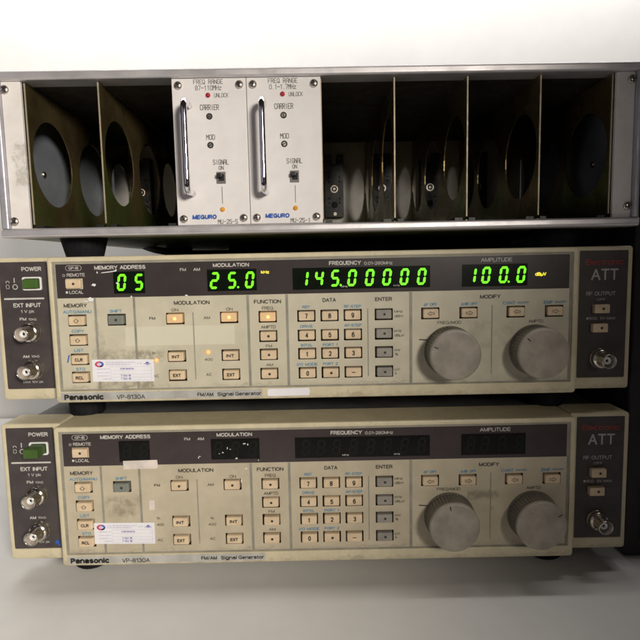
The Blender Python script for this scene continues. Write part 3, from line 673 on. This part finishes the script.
# dividers: steel sheets with three large round holes
def divider(u):
    b = MB(); t = .42
    outer = []
    y0s = [1.5, 67, 135.5, 189]; w0, w1 = .6, OH - .6
    for k in range(3):
        ya, yb = y0s[k], y0s[k+1]; cy, cw, r = (33, 44.6, 28) if k == 0 else ((101.5, 44.6, 28) if k == 1 else (166 - 3, 44.6, 24))
        ang = sorted([2*PI*i/48 for i in range(48)] + [math.atan2(q - cw, p - cy) % (2*PI) for p in (ya, yb) for q in (w0, w1)])
        ins, out = [], []
        for a in ang:
            c, s = math.cos(a), math.sin(a); ins.append((cy + r*c, cw + r*s))
            ts = []
            if abs(c) > 1e-6: ts.append(((yb if c > 0 else ya) - cy) / c)
            if abs(s) > 1e-6: ts.append(((w1 if s > 0 else w0) - cw) / s)
            q = min(ts); out.append((cy + q*c, cw + q*s))
        for x in (-t, t): b.loft([[(u+x, p, q) for p, q in ins], [(u+x, p, q) for p, q in out]], 0)
        b.loft([[(u-t, p, q) for p, q in ins], [(u+t, p, q) for p, q in ins]], 0)
    b.box(u-t, u+t, .9, 1.5, w0 + 2, w1, 1)
    b.box(u-t, u+t, 1.5, 189, w1, w1+.5); b.box(u-t, u+t, 1.5, 189, w0-.5, w0)
    return part(b, 'divider', [M['chromate'], M['edge']])
for k in range(9): divider((k - 4) * PITCH + (.7 if k == 0 else (-.7 if k == 8 else 0)))
# multi-pole connectors on the backplane of the empty slots
for k in (0, 1, 4, 5, 6, 7):
    u = (k - 4) * PITCH + 15; b = MB()
    for w0, w1, x0, x1 in ((19, 68, -8.6, 8.8), (68, 77, -8.6, -2.5), (68, 77, 2.6, 8.8)): b.box(u+x0, u+x1, 178, 189.9, w0, w1)
    cn = part(b, 'connector', M['black'])
    g = MB(); y = 177.9
    g.ring((u, 45), 2.6, 3.6, y, 0); g.disc((u, 45), 1.2, y, 0); g.disc((u+.5, 21.5), 1.6, y, 0)
    for i in range(2):
        for sx in (-5, 5): g.disc((u+sx, 36 - 4*i), .9, y, 1); g.disc((u+sx, 52 + 4*i), .9, y, 1)
    g.disc((u, 30), 3.2, y, 1); g.build('contact', [M['screw'], M['hole']], cn)
for k in range(8):
    b = MB(); u = (k - 4) * PITCH
    b.box(u + 2, u + 6, 3, 180, .3, 2.0); b.box(u + PITCH - 7, u + PITCH - 2, 3, 180, .3, 2.0); part(b, 'guide_rail', M['black'])
# rubber feet, and a dark box added to close off light in the rear gap
for u, y in ((-162.5, 26), (160.5, 26), (-156, 262), (150, 262)):
    f = MB()
    L = [[(u + r*math.cos(2*PI*i/28), y + r*math.sin(2*PI*i/28), w) for i in range(28)] for r, w in ((11.2, -18.4), (12, -17.8), (15.2, -5.3))]
    f.loft(L, 0, True, True, False); part(f, 'foot', M['rubber'])
b = MB(); b.rbox(-92, 196, 205, 300, -19.7, -5.3, 1, 1); part(b, 'gap_filler', M['black'])

# ------------------------------------------------------------------ the two plug-in modules
def module(k, rng, model, label):
    c = (k - 3.5) * PITCH
    A = Matrix.Rotation(RYAW, 4, 'Z')
    p = Vector((RX, 0, RZ)) + A @ Vector((c, 0, 0))
    r = empty('plug_in_module', p, label, 'module', 'white plug-in modules side by side in the card rack', RYAW)
    h = PITCH / 2 - .18
    b = MB(); b.rbox(-h, h, -1.6, .8, .25, OH - .25, .25, .25); fp = b.build('front_panel', M['white_panel'], r)
    b = MB(); b.box(-h + 2.5, -h + 3.5, .9, 165, 3, OH - 4); b.box(h - 3.5, h - 2.5, .9, 165, 3, OH - 4); b.box(-h + 3.6, h - 3.6, 160, 161, 3, OH - 4); b.box(-h + 3.6, h - 3.6, .9, 159, OH - 6, OH - 5)
    b.build('housing', M['chromate'], r)
    yf = -1.6; g = MB(); y = yf - .06; K = IK['K']
    engrave(g, 'FREQ RANGE', -9.3, 8.6, 87.0, 2.5, y, K, .3); engrave(g, rng, -8.3 if k == 2 else -8.6, 7.6, 83.4, 2.6, y, K, .3)
    engrave(g, 'UNLOCK', 3.2, 11.7, 78.9, 2.3, y, K, .26); engrave(g, 'CARRIER', -5.8, 5.5, 71.8, 3.0, y, K)
    engrave(g, 'MOD', -2.7, 2.4, 53.9, 2.8, y, K); engrave(g, 'SIGNAL', .9, 10.4, 38.7, 2.8, y, K); engrave(g, 'ON', 4.3, 7.1, 35.2, 2.1, y, K, .3)
    g.rect(5.55, 5.9, 13.1, 23.7, y, K)
    text(g, 'MEGURO', -13.7, 1.6, 5.1, 2.9, y, IK['U'], 3, .12)
    engrave(g, model, 2.5, 14.8, 2.0, 2.4, y, K)
    g.build('panel_lettering', INKM, fp)
    for u in (-18.8, 18.8):
        for w in (4.1, 85.0):
            b = MB(); screw(b, u, w, yf, 2.5, random.uniform(0, 1.5)); b.build('screw', [M['screw'], M['hole']], r)
    # handle: bent chrome rod on two posts
    hx = -12.6; pts = [(hx, yf + .2, 19.6), (hx, -12, 19.6)]
    for i in range(1, 6): a = i/6*PI/2; pts.append((hx, -12 - 4.6*math.sin(a), 19.6 + 4.6*(1 - math.cos(a))))
    for i in range(0, 9): pts.append((hx, -16.6, 24.2 + i*(68.2 - 24.2)/8))
    for i in range(1, 6): a = i/6*PI/2; pts.append((hx, -12 - 4.6*math.cos(a), 68.2 + 4.6*math.sin(a)))
    pts += [(hx, -12, 72.8), (hx, yf + .2, 72.8)]
    b = MB(); b.tube(pts, 2.0, 18); b.build('handle', M['chrome'], r)
    # lamps, trimmer holes, toggle
    b = MB(); b.lathe([(1.5, yf), (1.45, yf-.6), (1.0, yf-1.2), (.4, yf-1.45)], (-.7, 79.0), 20); b.build('unlock_lamp', M['redlamp'], r)
    b = MB(); b.lathe([(1.5, yf), (1.45, yf-.6), (1.0, yf-1.2), (.4, yf-1.45)], (5.7, 9.6), 20); b.build('signal_lamp', M['amberlamp'], r)
    for w, a in ((66.4, 1.5 if k == 3 else .5), (49.1, .4)):
        b = MB(); b.lathe([(2.0, yf-.07), (1.9, yf-.1)], (-.4, w), 24, 1); b.lathe([(1.25, yf-.12), (1.2, yf-.2)], (-.4, w), 20, 0)
        b.stroke((-.4-.9*math.cos(a), w-.9*math.sin(a)), (-.4+.9*math.cos(a), w+.9*math.sin(a)), .45, yf-.28, 1)
        b.build('trimmer', [M['screw'], M['hole']], r)
    b = MB(); b.box(2.9, 8.3, yf-1.0, yf+.1, 25.6, 32.6, 0); b.box(3.9, 7.5, yf-1.05, yf-.9, 27, 31.2, 1)
    sw = b.build('toggle_switch', [mat('grey_switch_body_' + 'ab'[k-2], (.16, .15, .145), .45), M['hole']], r)
    b = MB(); b.rbox(3.3, 6.6, yf-4.2, yf-1.06, 29.0, 31.4, .5, .5); b.build('lever', M['black'], sw)
    return r
module(2, '87~110MHz', 'MU-25-5', 'white module with chrome handle, marked 87~110MHz and MU-25-5')
module(3, '0.1~1.7MHz', 'MU-25-1', 'white module with chrome handle, marked 0.1~1.7MHz and MU-25-1')

# ------------------------------------------------------------------ setting
b = MB(); b.box(-1500, 1500, 420, 460, -900, 1400); o = b.build('wall', M['wall']); o['kind'] = 'structure'
b = MB(); b.box(-1200, 1200, -300, 415, -161, -127.1); o = b.build('bench_top', M['bench']); o['kind'] = 'structure'
filler_root = empty('dark_filler', (330, 20, -127), 'plain black cabinet, added to darken the view right of the stacked instruments', 'filler')
b = MB(); b.rbox(-112, 200, 0, 380, .2, 330, 3, 2); b.build('body', M['filler'], filler_root)  # black block added to keep the right-hand background dark
b = MB(); b.rbox(-100, 190, -3, -.1, 12, 320, 2, 1.5); b.build('filler_face', M['filler'], filler_root)
cable = MB(); P = []
K = [(-225, 300, 128), (-205, 292, 114), (-182, 240, 108), (-150, 180, 102.5), (-120, 160, 98.5), (-80, 150, 97.6), (-20, 175, 97.4), (60, 200, 97.4), (120, 190, 97.4)]
for i in range(len(K) - 1):
    p0, p1, p2, p3 = (Vector(K[max(0, min(len(K)-1, i+q))]) for q in (-1, 0, 1, 2))
    for s in range(6):
        t = s / 6; P.append(.5*((2*p1) + (p2-p0)*t + (2*p0-5*p1+4*p2-p3)*t*t + (3*p1-p0-3*p2+p3)*t**3))
cable.tube(P, 3.4, 12); o = cable.build('power_cable', M['rubber'])
o['label'] = 'black power cable lying in the gap between the card rack and the upper generator'; o['category'] = 'cable'

# ------------------------------------------------------------------ camera and light
def aim(o, d, up_roll=0.):
    o.rotation_mode = 'QUATERNION'; o.rotation_quaternion = Vector(d).to_track_quat('-Z', 'Y')
cam = bpy.data.cameras.new('camera'); co = bpy.data.objects.new('camera', cam); C.objects.link(co)
cam.sensor_fit = 'HORIZONTAL'; cam.sensor_width = 36; cam.lens = 540 / 640 * 36; cam.clip_start = .01; cam.clip_end = 50
co.location = (3.6857*S, -348.105*S, 86.981*S)
pt, yw, rl = math.radians(5.97676), math.radians(-.01223), math.radians(1.16028)
Yaw = Matrix(((math.cos(yw), math.sin(yw), 0), (-math.sin(yw), math.cos(yw), 0), (0, 0, 1)))
Pit = Matrix(((1, 0, 0), (0, math.cos(pt), math.sin(pt)), (0, -math.sin(pt), math.cos(pt))))
Rol = Matrix(((math.cos(rl), 0, math.sin(rl)), (0, 1, 0), (-math.sin(rl), 0, math.cos(rl))))
Rm = Yaw @ Pit @ Rol                          # columns: right, forward, up
cr = Matrix((Rm.col[0], Rm.col[2], -Rm.col[1])).transposed()
co.rotation_euler = cr.to_euler()
bpy.context.scene.camera = co

w = bpy.data.worlds.new('World'); bpy.context.scene.world = w; w.use_nodes = True
w.node_tree.nodes['Background'].inputs[0].default_value = (1, .80, .66, 1); w.node_tree.nodes['Background'].inputs[1].default_value = .018

L = bpy.data.lights.new('room_lamp', 'SPOT'); L.energy = 47; L.color = (1, .93, .82); L.spot_size = math.radians(64); L.spot_blend = 1.; L.shadow_soft_size = .09
lo = bpy.data.objects.new('room_lamp', L); C.objects.link(lo); lo.location = (.36, -.88, .30)
aim(lo, Vector((-.46, 0, .05)) - lo.location)
L = bpy.data.lights.new('wall_fill', 'AREA'); L.energy = 3.8; L.color = (1, .98, .95); L.shape = 'RECTANGLE'; L.size = 1.2; L.size_y = .06  # area light added only to brighten the upper wall
lo = bpy.data.objects.new('wall_fill', L); C.objects.link(lo); lo.location = (0, .22, .62)
aim(lo, Vector((0, .42, .33)) - lo.location)

L = bpy.data.lights.new('bench_fill', 'AREA'); L.energy = 3.2; L.color = (1, .97, .92); L.shape = 'RECTANGLE'; L.size = 1.4; L.size_y = .05  # added overhead strip, set to whiten the bench front
lo = bpy.data.objects.new('bench_fill', L); C.objects.link(lo); lo.location = (0.1, .03, 1.15)
aim(lo, (0, -.001, -1))

L = bpy.data.lights.new('window', 'AREA'); L.energy = 1.1; L.color = (.80, .78, 1); L.shape = 'RECTANGLE'; L.size = .7; L.size_y = 1.0  # dim panel added for a cool reflection in the chrome handles
lo = bpy.data.objects.new('window', L); C.objects.link(lo); lo.location = (-1.3, -1.3, .35)
aim(lo, Vector((0, 0, .1)) - lo.location)

sc = bpy.context.scene
sc.view_settings.view_transform = 'Standard'; sc.view_settings.look = 'None'; sc.view_settings.exposure = 0; sc.view_settings.gamma = 1
sc.cycles.max_bounces = 8; sc.cycles.use_denoising = True
sc.cycles.filter_width = 1.8
